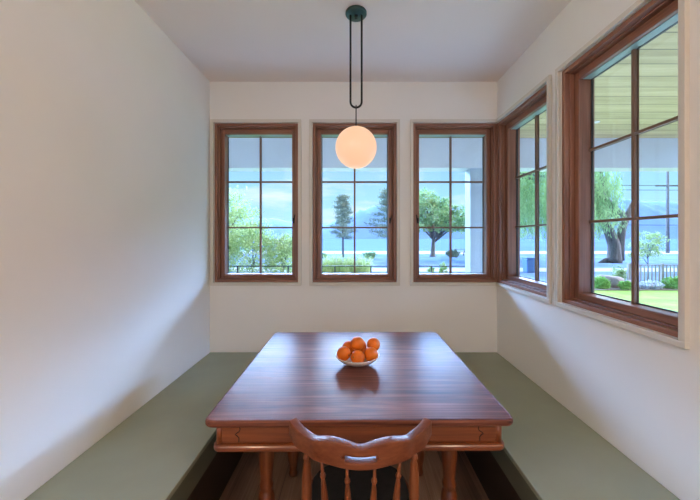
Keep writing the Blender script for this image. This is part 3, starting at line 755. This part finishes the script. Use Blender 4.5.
# picket fence
pf = thing('picket_fence', 'weathered grey picket fence behind the garden border', 'fence', (13, 12.62, GZ0))
PF0, PF1 = 10.75, 16.0
obj('rail', MB().box(PF0, PF1, 12.60, 12.64, .205, .25), M['fence'], pf, .004)
obj('rail', MB().box(PF0, PF1, 12.60, 12.64, GZ0+.12, GZ0+.16), M['fence'], pf, .004)
x = PF0; k = 0
while x < PF1:
    big = k % 9 == 0
    w = .045 if big else .026
    obj('post' if big else 'picket', MB().box(x-w, x+w, 12.57 if big else 12.575, 12.66 if big else 12.597, GZ0+.01, .30 if big else .20), M['fence'], pf, .003)
    x += .145; k += 1
# utility pole
up = thing('utility_pole', 'dark utility pole with wires beyond the picket fence', 'pole', (38.9, 40, GZ0))
obj('pole', MB().tube([(38.9, 40, GZ0), (38.9, 40, 9.6)], [.2, .13], 10), M['bark'], up)
obj('crossarm', MB().box(37.4, 40.4, 39.93, 40.07, 7.7, 7.86), M['bark'], up)
for z, y in ((7.95, 40.0), (3.05, 40.2), (7.4, 40.1)):
    pts = [(28+i*2.2, y, z-.5*(1-((i-5)/5)**2)*.3) for i in range(12)]
    obj('wire', MB().tube(pts, .035, 5), M['metal'], up)

# ------------------------------------------------------------------ light
SKY_FILL, SKY_BASE = 58.0, 1.0
w = bpy.data.worlds.new('World'); sc.world = w; w.use_nodes = True
nt = w.node_tree; nt.nodes.clear()
out = nt.nodes.new('ShaderNodeOutputWorld'); bg = nt.nodes.new('ShaderNodeBackground')
tc = nt.nodes.new('ShaderNodeTexCoord'); sx = nt.nodes.new('ShaderNodeSeparateXYZ'); nt.links.new(tc.outputs['Generated'], sx.inputs[0])
base = ramp(nt, sx.outputs['Z'], [(0.0, (0.50, 0.78, 0.97)), (0.12, (0.36, 0.70, 1.0)), (0.28, (0.27, 0.50, 1.0)), (0.8, (0.27, 0.50, 1.0))])
mp_ = nt.nodes.new('ShaderNodeMapping'); mp_.inputs['Scale'].default_value = (2.2, 2.2, 11); nt.links.new(tc.outputs['Generated'], mp_.inputs[0])
cn = N(nt, 'ShaderNodeTexNoise', Scale=1.6, Detail=7.0, Roughness=0.55); nt.links.new(mp_.outputs[0], cn.inputs['Vector'])
cf = nt.nodes.new('ShaderNodeMapRange'); cf.inputs['From Min'].default_value = .50; cf.inputs['From Max'].default_value = .68; cf.inputs['To Max'].default_value = .8
nt.links.new(cn.outputs['Fac'], cf.inputs['Value'])
mx = nt.nodes.new('ShaderNodeMix'); mx.data_type = 'RGBA'; nt.links.new(cf.outputs[0], mx.inputs[0]); nt.links.new(base, mx.inputs[6]); mx.inputs[7].default_value = (0.78, 0.88, 1.0, 1)
nt.links.new(mx.outputs[2], bg.inputs[0])
# brightness: calm near the horizon, an added bright band out of view that lights the nook, softer again overhead
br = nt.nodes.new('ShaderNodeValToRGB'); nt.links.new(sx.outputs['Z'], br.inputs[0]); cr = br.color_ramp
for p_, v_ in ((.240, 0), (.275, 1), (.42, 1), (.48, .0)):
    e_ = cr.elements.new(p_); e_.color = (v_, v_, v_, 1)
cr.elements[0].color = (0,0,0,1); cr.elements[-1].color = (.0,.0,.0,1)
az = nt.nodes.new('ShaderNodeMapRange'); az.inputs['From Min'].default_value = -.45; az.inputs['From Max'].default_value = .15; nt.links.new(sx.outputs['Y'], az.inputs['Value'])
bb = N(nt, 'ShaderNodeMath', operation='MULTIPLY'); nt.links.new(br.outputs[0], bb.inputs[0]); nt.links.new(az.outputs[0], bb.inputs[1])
st = N(nt, 'ShaderNodeMath', operation='MULTIPLY_ADD'); nt.links.new(bb.outputs[0], st.inputs[0]); st.inputs[1].default_value = SKY_FILL; st.inputs[2].default_value = SKY_BASE
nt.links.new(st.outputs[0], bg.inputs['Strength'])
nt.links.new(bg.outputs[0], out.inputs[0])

def light(kind, name, loc, rot, energy, color, **k):
    l = bpy.data.lights.new(name, kind); l.energy = energy; l.color = color
    for a, b in k.items(): setattr(l, a, b)
    o = bpy.data.objects.new(name, l); C.objects.link(o); o.location = loc; o.rotation_euler = rot; return o
sun = light('SUN', 'sun', (20, -20, 30), (0, 0, 0), 3.0, (1.0, 0.96, 0.88), angle=math.radians(.6))
sun.rotation_euler = Vector((-0.80, 0.30, -0.74)).to_track_quat('-Z', 'Y').to_euler()
# unseen warm fill lights added behind the camera, without fixtures
for x_ in (-2.3, 2.3):
    light('AREA', 'fill_uplight', (x_, -1.0, 1.75), (PI, 0, 0), 60, (1.0, .83, .68), size=.5)
    light('POINT', 'side_fill_point', (x_, -.8, 1.3), (0, 0, 0), 12, (1.0, .83, .68), shadow_soft_size=.15)
for x_ in (-.87, .92): light('POINT', 'rear_fill_point', (x_, -1.0, 2.0), (0, 0, 0), 20, (1.0, .76, .54), shadow_soft_size=.075)
cam = bpy.data.cameras.new('camera'); co = bpy.data.objects.new('camera', cam); C.objects.link(co)
co.location = (0, 0, 1.29); co.rotation_euler = (PI/2, 0, 0)
cam.sensor_width = 36; cam.lens = 322/700*36; cam.clip_start = .02; cam.clip_end = 5000
cam.shift_x = (350-354.5)/700; cam.shift_y = (238-250)/700
sc.camera = co
vs = sc.view_settings; vs.view_transform = 'Standard'; vs.look = 'None'; vs.gamma = 1; vs.use_curve_mapping = False; vs.exposure = 0.4
sc.cycles.max_bounces = 14; sc.cycles.diffuse_bounces = 8; sc.cycles.transparent_max_bounces = 16
sc.cycles.caustics_reflective = False; sc.cycles.sample_clamp_indirect = 6
